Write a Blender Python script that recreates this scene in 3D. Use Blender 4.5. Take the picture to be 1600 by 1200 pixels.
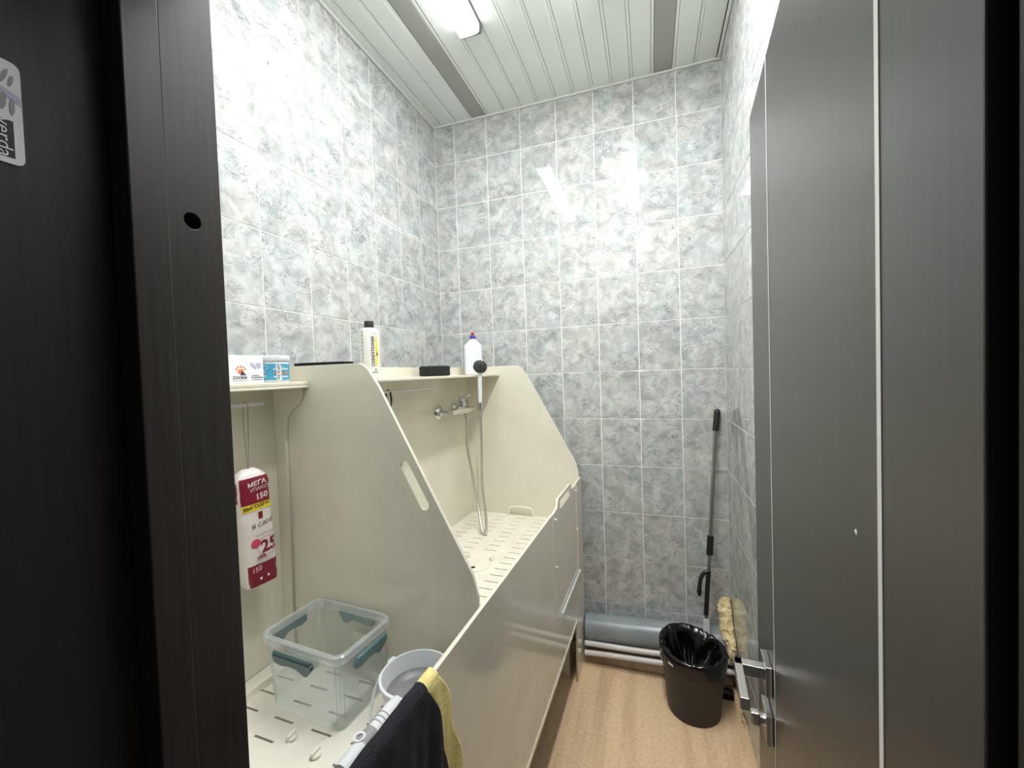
import bpy, bmesh, math, random
from math import sin, cos, pi, radians, atan2, sqrt
from mathutils import Vector, Matrix, noise

random.seed(7)
sc = bpy.context.scene
C = sc.collection
for o in list(bpy.data.objects):
    bpy.data.objects.remove(o)

# ------------------------------------------------------------------ camera
cam_d = bpy.data.cameras.new('camera'); cam = bpy.data.objects.new('camera', cam_d); C.objects.link(cam)
cam_d.sensor_width = 36.0; cam_d.sensor_fit = 'HORIZONTAL'
cam_d.lens = 645.6 / 1600 * 36.0
cam_d.clip_start = 0.02
yaw, pit, rol = radians(18.585), radians(1.617), radians(-1.897)
Fv = Vector((-sin(yaw)*cos(pit), cos(yaw)*cos(pit), -sin(pit)))
r0 = Vector((cos(yaw), sin(yaw), 0)); u0 = r0.cross(Fv)
Rv = r0*cos(rol) + u0*sin(rol); Uv = -r0*sin(rol) + u0*cos(rol)
m = Matrix((Rv, Uv, -Fv)).transposed().to_4x4(); m.translation = Vector((1.189, -2.240, 1.512))
cam.matrix_world = m
sc.camera = cam

# ------------------------------------------------------------------ world (dim corridor light) and exposure
w = bpy.data.worlds.new('world'); sc.world = w; w.use_nodes = True
w.node_tree.nodes['Background'].inputs[0].default_value = (0.80, 0.90, 1.0, 1)
w.node_tree.nodes['Background'].inputs[1].default_value = 0.05
vs = sc.view_settings
vs.view_transform = 'Standard'; vs.look = 'None'; vs.gamma = 1.0; vs.use_curve_mapping = False
vs.exposure = 0.78
sc.cycles.max_bounces = 16; sc.cycles.diffuse_bounces = 10
LAMP = 12.0, 62.0        # tube lamp above the bath, tube lamp above the floor

# ------------------------------------------------------------------ node helpers
def lin(r, g, b):
    f = lambda c: (c/255/12.92) if c/255 <= 0.04045 else ((c/255+0.055)/1.055)**2.4
    return (f(r), f(g), f(b), 1)

def mat(name, col, rough=0.4, metal=0.0, spec=0.5, **kw):
    M = bpy.data.materials.new(name); M.use_nodes = True
    b = M.node_tree.nodes['Principled BSDF']
    b.inputs['Base Color'].default_value = col
    b.inputs['Roughness'].default_value = rough
    b.inputs['Metallic'].default_value = metal
    b.inputs['Specular IOR Level'].default_value = spec
    for k, v in kw.items():
        b.inputs[k.replace('_', ' ')].default_value = v
    return M

def nd(M, t, **props):
    n = M.node_tree.nodes.new(t)
    for k, v in props.items(): setattr(n, k, v)
    return n
def ln(M, a, b): M.node_tree.links.new(a, b)
def bsdf(M): return M.node_tree.nodes['Principled BSDF']

def noisy(name, c1, c2, scale=20, rough=0.4, bump=0.0, bscale=None, stretch=(1, 1, 1), detail=4, metal=0.0, spec=0.5, lo=0.35, hi=0.65):
    M = mat(name, c1, rough, metal, spec)
    tc = nd(M, 'ShaderNodeTexCoord'); mp = nd(M, 'ShaderNodeMapping')
    mp.inputs['Scale'].default_value = stretch
    ln(M, tc.outputs['Object'], mp.inputs['Vector'])
    n = nd(M, 'ShaderNodeTexNoise'); n.inputs['Scale'].default_value = scale; n.inputs['Detail'].default_value = detail
    ln(M, mp.outputs[0], n.inputs['Vector'])
    r = nd(M, 'ShaderNodeValToRGB')
    r.color_ramp.elements[0].position = lo; r.color_ramp.elements[0].color = c1
    r.color_ramp.elements[1].position = hi; r.color_ramp.elements[1].color = c2
    ln(M, n.outputs['Fac'], r.inputs[0]); ln(M, r.outputs[0], bsdf(M).inputs['Base Color'])
    if bump:
        n2 = nd(M, 'ShaderNodeTexNoise'); n2.inputs['Scale'].default_value = bscale or scale; n2.inputs['Detail'].default_value = 3
        ln(M, mp.outputs[0], n2.inputs['Vector'])
        bp = nd(M, 'ShaderNodeBump'); bp.inputs['Strength'].default_value = bump; bp.inputs['Distance'].default_value = 0.002
        ln(M, n2.outputs['Fac'], bp.inputs['Height']); ln(M, bp.outputs[0], bsdf(M).inputs['Normal'])
    return M

def tile_material():
    M = mat('marble_tile', lin(205, 205, 200), 0.012, spec=0.45)
    tc = nd(M, 'ShaderNodeTexCoord'); oi = nd(M, 'ShaderNodeObjectInfo')
    mul = nd(M, 'ShaderNodeVectorMath', operation='SCALE'); mul.inputs[0].default_value = (37, 11, 23)
    ln(M, oi.outputs['Random'], mul.inputs['Scale'])
    add = nd(M, 'ShaderNodeVectorMath', operation='ADD')
    ln(M, tc.outputs['Object'], add.inputs[0]); ln(M, mul.outputs[0], add.inputs[1])
    # soft clouds
    n1 = nd(M, 'ShaderNodeTexNoise'); n1.inputs['Scale'].default_value = 16; n1.inputs['Detail'].default_value = 6; n1.inputs['Roughness'].default_value = 0.6
    n1.inputs['Distortion'].default_value = 0.6
    ln(M, add.outputs[0], n1.inputs['Vector'])
    r1 = nd(M, 'ShaderNodeValToRGB'); e = r1.color_ramp.elements
    e[0].position = 0.30; e[0].color = lin(154, 156, 156); e[1].position = 0.68; e[1].color = lin(210, 211, 209)
    x = r1.color_ramp.elements.new(0.48); x.color = lin(183, 184, 184)
    ln(M, n1.outputs['Fac'], r1.inputs[0])
    # warm / cool blotches
    n3 = nd(M, 'ShaderNodeTexNoise'); n3.inputs['Scale'].default_value = 9; n3.inputs['Detail'].default_value = 2
    ln(M, add.outputs[0], n3.inputs['Vector'])
    r3 = nd(M, 'ShaderNodeValToRGB'); e = r3.color_ramp.elements
    e[0].position = 0.3; e[0].color = (0.93, 1.0, 1.0, 1); e[1].position = 0.7; e[1].color = (1.0, 0.97, 0.91, 1)
    ln(M, n3.outputs['Fac'], r3.inputs[0])
    mx = nd(M, 'ShaderNodeMix', data_type='RGBA', blend_type='MULTIPLY'); mx.inputs['Factor'].default_value = 0.7
    ln(M, r1.outputs[0], mx.inputs['A']); ln(M, r3.outputs[0], mx.inputs['B'])
    prev = mx.outputs['Result']
    # thin dark veins: ridges of a distorted noise, broken up by another one
    for sc_, wd, st, rot, distort in ((7.0, 0.015, 0.95, 0.6, 2.2), (11.0, 0.014, 0.75, -0.5, 1.6), (16.0, 0.016, -0.6, 0.9, 1.2)):
        mp = nd(M, 'ShaderNodeMapping'); mp.inputs['Rotation'].default_value = (0, rot, 0); mp.inputs['Scale'].default_value = (1.0, 1, 1.7)
        ln(M, add.outputs[0], mp.inputs['Vector'])
        nv = nd(M, 'ShaderNodeTexNoise'); nv.inputs['Scale'].default_value = sc_; nv.inputs['Detail'].default_value = 5
        nv.inputs['Distortion'].default_value = distort; nv.inputs['Roughness'].default_value = 0.62
        ln(M, mp.outputs[0], nv.inputs['Vector'])
        s = nd(M, 'ShaderNodeMath', operation='SUBTRACT'); s.inputs[1].default_value = 0.5
        a = nd(M, 'ShaderNodeMath', operation='ABSOLUTE')
        ln(M, nv.outputs['Fac'], s.inputs[0]); ln(M, s.outputs[0], a.inputs[0])
        mr = nd(M, 'ShaderNodeMapRange'); mr.inputs['From Min'].default_value = 0; mr.inputs['From Max'].default_value = wd
        mr.inputs['To Min'].default_value = abs(st); mr.inputs['To Max'].default_value = 0
        ln(M, a.outputs[0], mr.inputs['Value'])
        nb = nd(M, 'ShaderNodeTexNoise'); nb.inputs['Scale'].default_value = 13
        ln(M, add.outputs[0], nb.inputs['Vector'])
        mb = nd(M, 'ShaderNodeMapRange'); mb.inputs['From Min'].default_value = 0.42; mb.inputs['From Max'].default_value = 0.6
        ln(M, nb.outputs['Fac'], mb.inputs['Value'])
        ml = nd(M, 'ShaderNodeMath', operation='MULTIPLY'); ln(M, mr.outputs[0], ml.inputs[0]); ln(M, mb.outputs[0], ml.inputs[1])
        m2 = nd(M, 'ShaderNodeMix', data_type='RGBA'); m2.inputs['B'].default_value = lin(108, 110, 114) if st > 0 else lin(236, 237, 236)
        ln(M, ml.outputs[0], m2.inputs['Factor']); ln(M, prev, m2.inputs['A']); prev = m2.outputs['Result']
    ln(M, prev, bsdf(M).inputs['Base Color'])
    return M

def wenge_material(name='wenge_laminate', c1=(44, 39, 36), c2=(52, 47, 43), rough=0.33, spec=0.5):
    M = mat(name, lin(*c1), rough, spec=spec)
    tc = nd(M, 'ShaderNodeTexCoord'); mp = nd(M, 'ShaderNodeMapping'); mp.inputs['Scale'].default_value = (160, 160, 4.5)
    ln(M, tc.outputs['Object'], mp.inputs['Vector'])
    n = nd(M, 'ShaderNodeTexNoise'); n.inputs['Scale'].default_value = 1.0; n.inputs['Detail'].default_value = 3
    ln(M, mp.outputs[0], n.inputs['Vector'])
    r = nd(M, 'ShaderNodeValToRGB'); e = r.color_ramp.elements
    e[0].position = 0.35; e[0].color = lin(*c1); e[1].position = 0.7; e[1].color = lin(*c2)
    ln(M, n.outputs['Fac'], r.inputs[0]); ln(M, r.outputs[0], bsdf(M).inputs['Base Color'])
    bp = nd(M, 'ShaderNodeBump'); bp.inputs['Strength'].default_value = 0.06; bp.inputs['Distance'].default_value = 0.001
    ln(M, n.outputs['Fac'], bp.inputs['Height']); ln(M, bp.outputs[0], bsdf(M).inputs['Normal'])
    return M

def floor_material():
    M = mat('tan_linoleum', lin(205, 170, 130), 0.38)
    tc = nd(M, 'ShaderNodeTexCoord')
    n = nd(M, 'ShaderNodeTexNoise'); n.inputs['Scale'].default_value = 70; n.inputs['Detail'].default_value = 5
    ln(M, tc.outputs['Object'], n.inputs['Vector'])
    r = nd(M, 'ShaderNodeValToRGB'); e = r.color_ramp.elements
    e[0].position = 0.3; e[0].color = lin(228, 194, 154); e[1].position = 0.7; e[1].color = lin(243, 213, 175)
    ln(M, n.outputs['Fac'], r.inputs[0])
    # worn streaks along the length of the sheet
    mp = nd(M, 'ShaderNodeMapping'); mp.inputs['Scale'].default_value = (9, 0.7, 1)
    ln(M, tc.outputs['Object'], mp.inputs['Vector'])
    n2 = nd(M, 'ShaderNodeTexNoise'); n2.inputs['Scale'].default_value = 2.0; n2.inputs['Detail'].default_value = 4
    ln(M, mp.outputs[0], n2.inputs['Vector'])
    r2 = nd(M, 'ShaderNodeValToRGB'); e = r2.color_ramp.elements
    e[0].position = 0.36; e[0].color = (0.80, 0.76, 0.72, 1); e[1].position = 0.55; e[1].color = (1, 1, 1, 1)
    ln(M, n2.outputs['Fac'], r2.inputs[0])
    mx = nd(M, 'ShaderNodeMix', data_type='RGBA', blend_type='MULTIPLY'); mx.inputs['Factor'].default_value = 0.8
    ln(M, r.outputs[0], mx.inputs['A']); ln(M, r2.outputs[0], mx.inputs['B']); ln(M, mx.outputs['Result'], bsdf(M).inputs['Base Color'])
    return M

def clear_plastic(name, tint=(0.93, 0.96, 0.97, 1), milk=0.16):
    M = bpy.data.materials.new(name); M.use_nodes = True
    nt = M.node_tree; nt.nodes.clear()
    out = nt.nodes.new('ShaderNodeOutputMaterial')
    tr = nt.nodes.new('ShaderNodeBsdfTransparent'); tr.inputs[0].default_value = tint
    pb = nt.nodes.new('ShaderNodeBsdfPrincipled'); pb.inputs['Base Color'].default_value = (0.85, 0.88, 0.88, 1); pb.inputs['Roughness'].default_value = 0.12
    gl = nt.nodes.new('ShaderNodeBsdfGlossy'); gl.inputs['Roughness'].default_value = 0.05
    lw = nt.nodes.new('ShaderNodeLayerWeight'); lw.inputs['Blend'].default_value = 0.5
    fr = nt.nodes.new('ShaderNodeMath'); fr.operation = 'POWER'; fr.inputs[1].default_value = 3.5
    sc2 = nt.nodes.new('ShaderNodeMath'); sc2.operation = 'MULTIPLY_ADD'; sc2.inputs[1].default_value = 0.5; sc2.inputs[2].default_value = 0.035
    nt.links.new(lw.outputs['Facing'], fr.inputs[0]); nt.links.new(fr.outputs[0], sc2.inputs[0]); fr = sc2
    m1 = nt.nodes.new('ShaderNodeMixShader'); m1.inputs[0].default_value = milk
    m2 = nt.nodes.new('ShaderNodeMixShader')
    nt.links.new(tr.outputs[0], m1.inputs[1]); nt.links.new(pb.outputs[0], m1.inputs[2])
    nt.links.new(fr.outputs[0], m2.inputs[0]); nt.links.new(m1.outputs[0], m2.inputs[1]); nt.links.new(gl.outputs[0], m2.inputs[2])
    nt.links.new(m2.outputs[0], out.inputs[0])
    return M

def emit_material(name, col, strength):
    M = mat(name, (0.9, 0.9, 0.9, 1), 0.4)
    bsdf(M).inputs['Emission Color'].default_value = col
    bsdf(M).inputs['Emission Strength'].default_value = strength
    return M

M_TILE = tile_material()
M_GROUT = noisy('white_grout', lin(244, 244, 240), lin(250, 250, 246), 60, 0.7)
M_PLASTER = noisy('front_wall_plaster', lin(232, 233, 230), lin(240, 241, 238), 8, 0.35)
M_PP = noisy('beige_plastic_sheet', lin(220, 216, 200), lin(226, 222, 206), 6, 0.09, bump=0.02, bscale=14)
M_PPEDGE = noisy('pale_plastic_edge', lin(222, 217, 198), lin(228, 222, 204), 12, 0.3)
M_TRAY = noisy('cream_plastic_tray', lin(226, 222, 210), lin(233, 229, 217), 12, 0.3, bump=0.02, bscale=30)
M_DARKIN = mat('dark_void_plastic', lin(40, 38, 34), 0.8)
M_WENGE = wenge_material()
M_WENGE_DOOR = wenge_material('wenge_door_laminate', (46, 41, 38), (54, 49, 45), 0.34, 1.0)
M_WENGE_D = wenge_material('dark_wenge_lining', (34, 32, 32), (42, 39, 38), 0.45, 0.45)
M_FLOOR = floor_material()
M_SUBFLOOR = mat('dark_subfloor', lin(70, 52, 38), 0.8)
M_SLAT = noisy('white_slat_paint', lin(218, 222, 218), lin(224, 228, 224), 3, 0.30)
M_SLATG = noisy('grey_slat_paint', lin(150, 152, 146), lin(158, 160, 154), 3, 0.5)
M_INS = mat('insert_strip_paint', lin(228, 231, 227), 0.35)
M_CEIL = mat('ceiling_void', lin(90, 92, 90), 0.8)
M_CHROME = mat('chrome', (0.66, 0.66, 0.67, 1), 0.05, 1.0)
M_NICKEL = mat('satin_nickel', (0.62, 0.60, 0.57, 1), 0.22, 1.0)
M_STEEL = mat('brushed_grey_steel', (0.42, 0.43, 0.43, 1), 0.25, 1.0)
M_BLACK = noisy('black_plastic', lin(22, 22, 22), lin(30, 29, 28), 90, 0.42)
M_BLACKM = noisy('black_matte_foam', lin(18, 19, 20), lin(34, 35, 36), 120, 0.9, bump=0.6, bscale=260)
M_BIN = noisy('black_bin_plastic', lin(30, 28, 26), lin(40, 38, 35), 160, 0.5, bump=0.12, bscale=260)
M_LINER = noisy('black_film', lin(8, 8, 9), lin(14, 14, 15), 10, 0.16, bump=0.9, bscale=26)
M_WHITE = mat('white_plastic', lin(220, 224, 227), 0.25)
M_WHITE2 = mat('white_bottle_plastic', lin(222, 222, 215), 0.3)
M_PAPER = noisy('white_carton', lin(232, 234, 236), lin(240, 241, 242), 20, 0.55)
M_PIPE = noisy('grey_drain_pipe', lin(138, 146, 150), lin(150, 158, 161), 10, 0.28)
M_WPIPE = mat('white_water_pipe', lin(225, 224, 220), 0.3)
M_FOAM = noisy('yellow_expanding_foam', lin(214, 190, 134), lin(238, 222, 178), 45, 0.9, bump=0.8, bscale=90)
M_GREYS = noisy('grey_silicone', lin(120, 121, 122), lin(132, 133, 134), 20, 0.4)
M_GREYM = mat('grey_print', lin(150, 150, 150), 0.5)
M_TEAL = mat('teal_clip', lin(86, 124, 130), 0.3)
M_TEAL2 = mat('dark_teal_clip', lin(62, 92, 96), 0.35)
M_CLEAR = clear_plastic('clear_box_plastic', (0.97, 0.985, 0.985, 1), milk=0.085)
M_CLEARR = clear_plastic('frosted_rim_plastic', (0.95, 0.97, 0.975, 1), milk=0.30)
M_TOWEL = noisy('black_terry', lin(14, 15, 20), lin(38, 39, 46), 420, 0.95, bump=1.0, bscale=520, detail=2)
M_YELLOW = noisy('yellow_ribbed_border', lin(222, 202, 120), lin(240, 226, 156), 240, 0.85, bump=0.5, bscale=300, stretch=(1, 0.2, 1))
M_CRIM = mat('crimson_print', lin(128, 28, 48), 0.35)
M_PINK = mat('pink_print', lin(206, 70, 96), 0.4)
M_BAGW = mat('pale_pink_white_film', lin(232, 224, 218), 0.3)
M_YPRINT = mat('yellow_print', lin(238, 216, 60), 0.4)
M_INK = mat('black_ink', lin(28, 28, 30), 0.5)
M_NAVY = mat('navy_ink', lin(52, 60, 92), 0.5)
M_ORANGE = mat('orange_ink', lin(232, 122, 62), 0.5)
M_LILAC = mat('lilac_ink', lin(186, 186, 206), 0.5)
M_BLUE = mat('sky_blue_label', lin(70, 164, 200), 0.35)
M_PURPLE = mat('purple_cap', lin(70, 52, 150), 0.3)
M_RED = mat('red_cap', lin(206, 40, 50), 0.3)
M_DIFF = [emit_material('lamp_diffuser', (0.985, 0.995, 1.0, 1), k) for k in LAMP]
M_DIFFS = emit_material('lamp_diffuser_side', (0.985, 0.995, 1.0, 1), 7.0)
M_LAMPG = mat('grey_lamp_end', lin(104, 106, 108), 0.5)
M_STRIPE = mat('cream_inlay', lin(248, 245, 238), 0.25)
M_CORD = mat('thin_grey_string', lin(150, 145, 130), 0.7)

# ------------------------------------------------------------------ mesh helpers
def link(o, parent=None):
    C.objects.link(o)
    if parent: o.parent = parent
    return o
def finish(name, bm, material, parent=None, smooth=False, loc=None, rot=None, autosmooth=None):
    bmesh.ops.recalc_face_normals(bm, faces=bm.faces)
    me = bpy.data.meshes.new(name); bm.to_mesh(me); bm.free()
    if smooth:
        for p in me.polygons: p.use_smooth = True
    me.materials.append(material)
    o = bpy.data.objects.new(name, me); link(o, parent)
    if loc is not None: o.location = loc
    if rot is not None: o.rotation_euler = rot
    if autosmooth is not None:
        for p in me.polygons: p.use_smooth = True
        me.set_sharp_from_angle(angle=radians(autosmooth))
    return o
def tag(o, label=None, cat=None, group=None, kind=None):
    if label: o['label'] = label
    if cat: o['category'] = cat
    if group: o['group'] = group
    if kind: o['kind'] = kind
    return o
def thing(name, label, cat, loc=(0, 0, 0), rotz=0, group=None, kind=None):
    o = bpy.data.objects.new(name, None); C.objects.link(o)
    o.empty_display_size = 0.05
    o.location = loc; o.rotation_euler = (0, 0, rotz)
    return tag(o, label, cat, group, kind)
def add_box(bm, lo, hi, bevel=0.0, seg=2, mtx=None):
    r = bmesh.ops.create_cube(bm, size=1.0)
    vs_ = r['verts']
    c = (Vector(lo) + Vector(hi))/2; s = Vector(hi) - Vector(lo)
    for v in vs_: v.co = Vector((v.co.x*s.x, v.co.y*s.y, v.co.z*s.z)) + c
    if bevel:
        es = list({e for v in vs_ for e in v.link_edges})
        rb = bmesh.ops.bevel(bm, geom=es, offset=bevel, segments=seg, profile=0.5, affect='EDGES')
        vs_ = list({v for f in rb['faces'] for v in f.verts} | {v for v in vs_ if v.is_valid})
    if mtx:
        for v in vs_: v.co = mtx @ v.co
def box(name, lo, hi, material, parent=None, bevel=0.0, seg=2, **kw):
    bm = bmesh.new(); add_box(bm, lo, hi, bevel, seg)
    return finish(name, bm, material, parent, **kw)
def add_lathe(bm, prof, n=32, center=(0, 0, 0), sx=1.0, sy=1.0, mtx=None, closed=False):
    rings = []
    for r, z in prof:
        ring = []
        for i in range(n):
            a = 2*pi*i/n
            p = Vector((center[0]+r*sx*cos(a), center[1]+r*sy*sin(a), center[2]+z))
            ring.append(bm.verts.new(mtx @ p if mtx else p))
        rings.append(ring)
    for a, b in zip(rings, rings[1:]):
        for i in range(n):
            bm.faces.new((a[i], a[(i+1) % n], b[(i+1) % n], b[i]))
    if not closed:
        bm.faces.new(rings[0][::-1]); bm.faces.new(rings[-1])
    else:
        a, b = rings[-1], rings[0]
        for i in range(n): bm.faces.new((a[i], a[(i+1) % n], b[(i+1) % n], b[i]))
def lathe(name, prof, material, parent=None, n=32, auto=40, closed=False, sx=1, sy=1, mtx=None, **kw):
    bm = bmesh.new(); add_lathe(bm, prof, n, sx=sx, sy=sy, mtx=mtx, closed=closed)
    return finish(name, bm, material, parent, autosmooth=auto, **kw)
def frame_along(d):
    d = d.normalized(); up = Vector((0, 0, 1)) if abs(d.z) < 0.95 else Vector((1, 0, 0))
    x = up.cross(d).normalized(); y = d.cross(x)
    return x, y
def add_tube(bm, pts, radius, n=12, sy=1.0, cap=True):
    pts = [Vector(p) for p in pts]; k = len(pts)
    rad = radius if isinstance(radius, (list, tuple)) else [radius]*k
    tang = [(pts[min(i+1, k-1)] - pts[max(i-1, 0)]).normalized() for i in range(k)]
    x, y = frame_along(tang[0]); rings = []
    for i in range(k):
        t = tang[i]; x = (x - t*x.dot(t)).normalized(); y = t.cross(x)
        rings.append([bm.verts.new(pts[i] + x*rad[i]*cos(2*pi*j/n) + y*rad[i]*sy*sin(2*pi*j/n)) for j in range(n)])
    for a, b in zip(rings, rings[1:]):
        for j in range(n): bm.faces.new((a[j], a[(j+1) % n], b[(j+1) % n], b[j]))
    if cap: bm.faces.new(rings[0][::-1]); bm.faces.new(rings[-1])
def tube(name, pts, radius, material, parent=None, n=12, auto=50, **kw):
    bm = bmesh.new(); add_tube(bm, pts, radius, n)
    return finish(name, bm, material, parent, autosmooth=auto, **kw)
def spline(pts, k=10):
    P = [Vector(p) for p in pts]; P = [P[0]*2-P[1]] + P + [P[-1]*2-P[-2]]; out = []
    for i in range(1, len(P)-2):
        for s in range(k):
            t = s/k; a, b, c, d = P[i-1], P[i], P[i+1], P[i+2]
            out.append(0.5*((2*b)+(c-a)*t+(2*a-5*b+4*c-d)*t*t+(3*b-a-3*c+d)*t**3))
    out.append(P[-2]); return out
def cylinder_between(name, a, b, r, material, parent=None, n=16, **kw):
    return tube(name, [a, b], r, material, parent, n, **kw)

def round_poly(pts, radii, seg=8):
    """polygon with rounded corners"""
    out = []; n = len(pts)
    for i in range(n):
        p = Vector(pts[i]).to_2d() if len(pts[i]) > 2 else Vector(pts[i]); r = radii[i] if isinstance(radii, (list, tuple)) else radii
        if r <= 0: out.append(p); continue
        a = (Vector(pts[i-1]) - p); b = (Vector(pts[(i+1) % n]) - p)
        la, lb = a.length, b.length; a.normalize(); b.normalize()
        ang = a.angle(b); t = min(r/math.tan(ang/2), la*0.49, lb*0.49)
        p1 = p + a*t; p2 = p + b*t
        for s in range(seg+1):
            u = s/seg; out.append((1-u)**2*p1 + 2*u*(1-u)*p + u*u*p2)
    return out
def stadium(a, b, r, seg=8):
    a = Vector(a); b = Vector(b); d = (b-a); ang = atan2(d.y, d.x); out = []
    for s in range(seg+1):
        t = ang+pi/2+pi*s/seg; out.append(a+Vector((cos(t), sin(t)))*r)
    for s in range(seg+1):
        t = ang-pi/2+pi*s/seg; out.append(b+Vector((cos(t), sin(t)))*r)
    return out
def circle2(c, r, n=20): return [Vector((c[0]+r*cos(2*pi*i/n), c[1]+r*sin(2*pi*i/n))) for i in range(n)]
def plate(name, outer, holes, thick, mp, material, parent=None, bev=0.0008, **kw):
    """flat sheet with holes; mp maps (u, v, w) to local space, w in -thick/2..thick/2"""
    cu = bpy.data.curves.new(name, 'CURVE'); cu.dimensions = '2D'; cu.fill_mode = 'BOTH'
    cu.extrude = max(thick/2-bev, 0.0001); cu.bevel_depth = bev; cu.offset = -bev; cu.bevel_resolution = 1
    for loop in [outer]+list(holes):
        s = cu.splines.new('POLY'); s.points.add(len(loop)-1); s.use_cyclic_u = True
        for p, q in zip(s.points, loop): p.co = (q[0], q[1], 0, 1)
    t = bpy.data.objects.new('tmp', cu); C.objects.link(t)
    dg = bpy.context.evaluated_depsgraph_get()
    me = bpy.data.meshes.new_from_object(t.evaluated_get(dg)); bpy.data.objects.remove(t); bpy.data.curves.remove(cu)
    bm = bmesh.new(); bm.from_mesh(me); bpy.data.meshes.remove(me)
    bmesh.ops.remove_doubles(bm, verts=bm.verts, dist=1e-6)
    for v in bm.verts: v.co = Vector(mp(v.co.x, v.co.y, v.co.z))
    return finish(name, bm, material, parent, **kw)
def text(name, body, size, mp, material, parent=None, align='CENTER', sx=1.0, bold=0.0):
    cu = bpy.data.curves.new(name, 'FONT'); cu.body = body; cu.size = size; cu.align_x = align; cu.align_y = 'CENTER'
    cu.resolution_u = 2; cu.offset = bold
    t = bpy.data.objects.new('tmp', cu); C.objects.link(t)
    dg = bpy.context.evaluated_depsgraph_get()
    me = bpy.data.meshes.new_from_object(t.evaluated_get(dg)); bpy.data.objects.remove(t); bpy.data.curves.remove(cu)
    bm = bmesh.new(); bm.from_mesh(me); bpy.data.meshes.remove(me)
    for v in bm.verts: v.co = Vector(mp(v.co.x*sx, v.co.y))
    me = bpy.data.meshes.new(name); bm.to_mesh(me); bm.free(); me.materials.append(material)
    o = bpy.data.objects.new(name, me); return link(o, parent)
def patch(name, loop, mp, material, parent=None, seglen=0.004):
    """flat print: polygon mapped on a surface (u, v) -> 3D, cut finely so that it bends"""
    bm = bmesh.new(); vs_ = [bm.verts.new((p[0], p[1], 0)) for p in loop]; bm.faces.new(vs_)
    us = [p[0] for p in loop]; u = min(us)+seglen
    while u < max(us):
        bmesh.ops.bisect_plane(bm, geom=bm.verts[:]+bm.edges[:]+bm.faces[:], plane_co=(u, 0, 0), plane_no=(1, 0, 0)); u += seglen
    for v in bm.verts: v.co = Vector(mp(v.co.x, v.co.y))
    me = bpy.data.meshes.new(name); bm.to_mesh(me); bm.free(); me.materials.append(material)
    o = bpy.data.objects.new(name, me); return link(o, parent)
def rect(u0, v0, u1, v1): return [(u0, v0), (u1, v0), (u1, v1), (u0, v1)]
def ellipse(cu, cv, a, b, n=18, rot=0):
    return [(cu+a*cos(2*pi*i/n)*cos(rot)-b*sin(2*pi*i/n)*sin(rot), cv+a*cos(2*pi*i/n)*sin(rot)+b*sin(2*pi*i/n)*cos(rot)) for i in range(n)]

# ------------------------------------------------------------------ the room
RW, CZ, FY = 1.537, 2.972, -1.817         # width, ceiling height, room face of the front wall
TW, TH, ROW0 = 0.20115, 0.25, 3.0

def wall(name, lo, hi):
    o = box(name, lo, hi, M_GROUT); return tag(o, kind='structure')
wall_back = wall('wall_back', (-0.1, 0, -0.05), (RW+0.1, 0.1, 3.05))
wall_left = wall('wall_left', (-0.1, -2.25, -0.05), (0, 0, 3.05))
wall_right = wall('wall_right', (RW, -2.25, -0.05), (RW+0.1, 0, 3.05))
bm = bmesh.new()
add_box(bm, (0, -2.09, -0.05), (0.575, FY, 3.05)); add_box(bm, (1.40, -2.09, -0.05), (RW, -1.96, 3.05)); add_box(bm, (0.575, -2.09, 2.07), (1.40, FY-0.02, 3.05))
wall_front = tag(finish('wall_front', bm, M_PLASTER), kind='structure')

tile_cache = {}
def tile_mesh(wd, ht):
    k = (round(wd, 4), round(ht, 4))
    if k not in tile_cache:
        bm = bmesh.new(); g = 0.0018; a, b = wd/2-g, ht/2-g; i = 0.0008
        back = [bm.verts.new(p) for p in ((-a, 0, -b), (a, 0, -b), (a, 0, b), (-a, 0, b))]
        mid = [bm.verts.new(p) for p in ((-a, -0.0008, -b), (a, -0.0008, -b), (a, -0.0008, b), (-a, -0.0008, b))]
        fr = [bm.verts.new(p) for p in ((-a+i, -0.0013, -b+i), (a-i, -0.0013, -b+i), (a-i, -0.0013, b-i), (-a+i, -0.0013, b-i))]
        for r1, r2 in ((back, mid), (mid, fr)):
            for j in range(4): bm.faces.new((r1[j], r1[(j+1) % 4], r2[(j+1) % 4], r2[j]))
        bm.faces.new(fr); bmesh.ops.recalc_face_normals(bm, faces=bm.faces)
        bm.faces.ensure_lookup_table()
        me = bpy.data.meshes.new('tile'); bm.to_mesh(me); bm.free(); me.materials.append(M_TILE); tile_cache[k] = me
        if me.polygons[-1].normal.y > 0: me.flip_normals()
    return tile_cache[k]
def lay_tiles(wall_o, edges, place, rz, zmin=0.0):
    for a, b in zip(edges, edges[1:]):
        for r in range(12):
            z1 = min(ROW0-TH*r, CZ); z0 = ROW0-TH*(r+1)
            if z1 <= zmin: continue
            o = bpy.data.objects.new('tile', tile_mesh(b-a, z1-z0)); link(o, wall_o)
            o.location = place((a+b)/2, (z0+z1)/2)
            o.rotation_euler = (radians(random.uniform(-.10, .10)), 0, rz+radians(random.uniform(-.10, .10)))
ed = [0, 0.1283]
while ed[-1]+TW < RW-0.01: ed.append(ed[-1]+TW)
ed[-1] = RW if RW-ed[-1] < 0.03 else ed[-1]
if ed[-1] < RW: ed.append(RW)
lay_tiles(wall_back, ed, lambda u, z: (u, -0.0003, z), 0)
el = [0.003+TW*i for i in range(10)]; el[0] = 0.003; el[-1] = -FY
lay_tiles(wall_left, el, lambda u, z: (0.0003, -u, z), pi/2)
er = [0.003, 0.111]+[0.111+TW*i for i in range(1, 9)]+[1.96]
lay_tiles(wall_right, er, lambda u, z: (RW-0.0003, -u, z), -pi/2)

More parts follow.
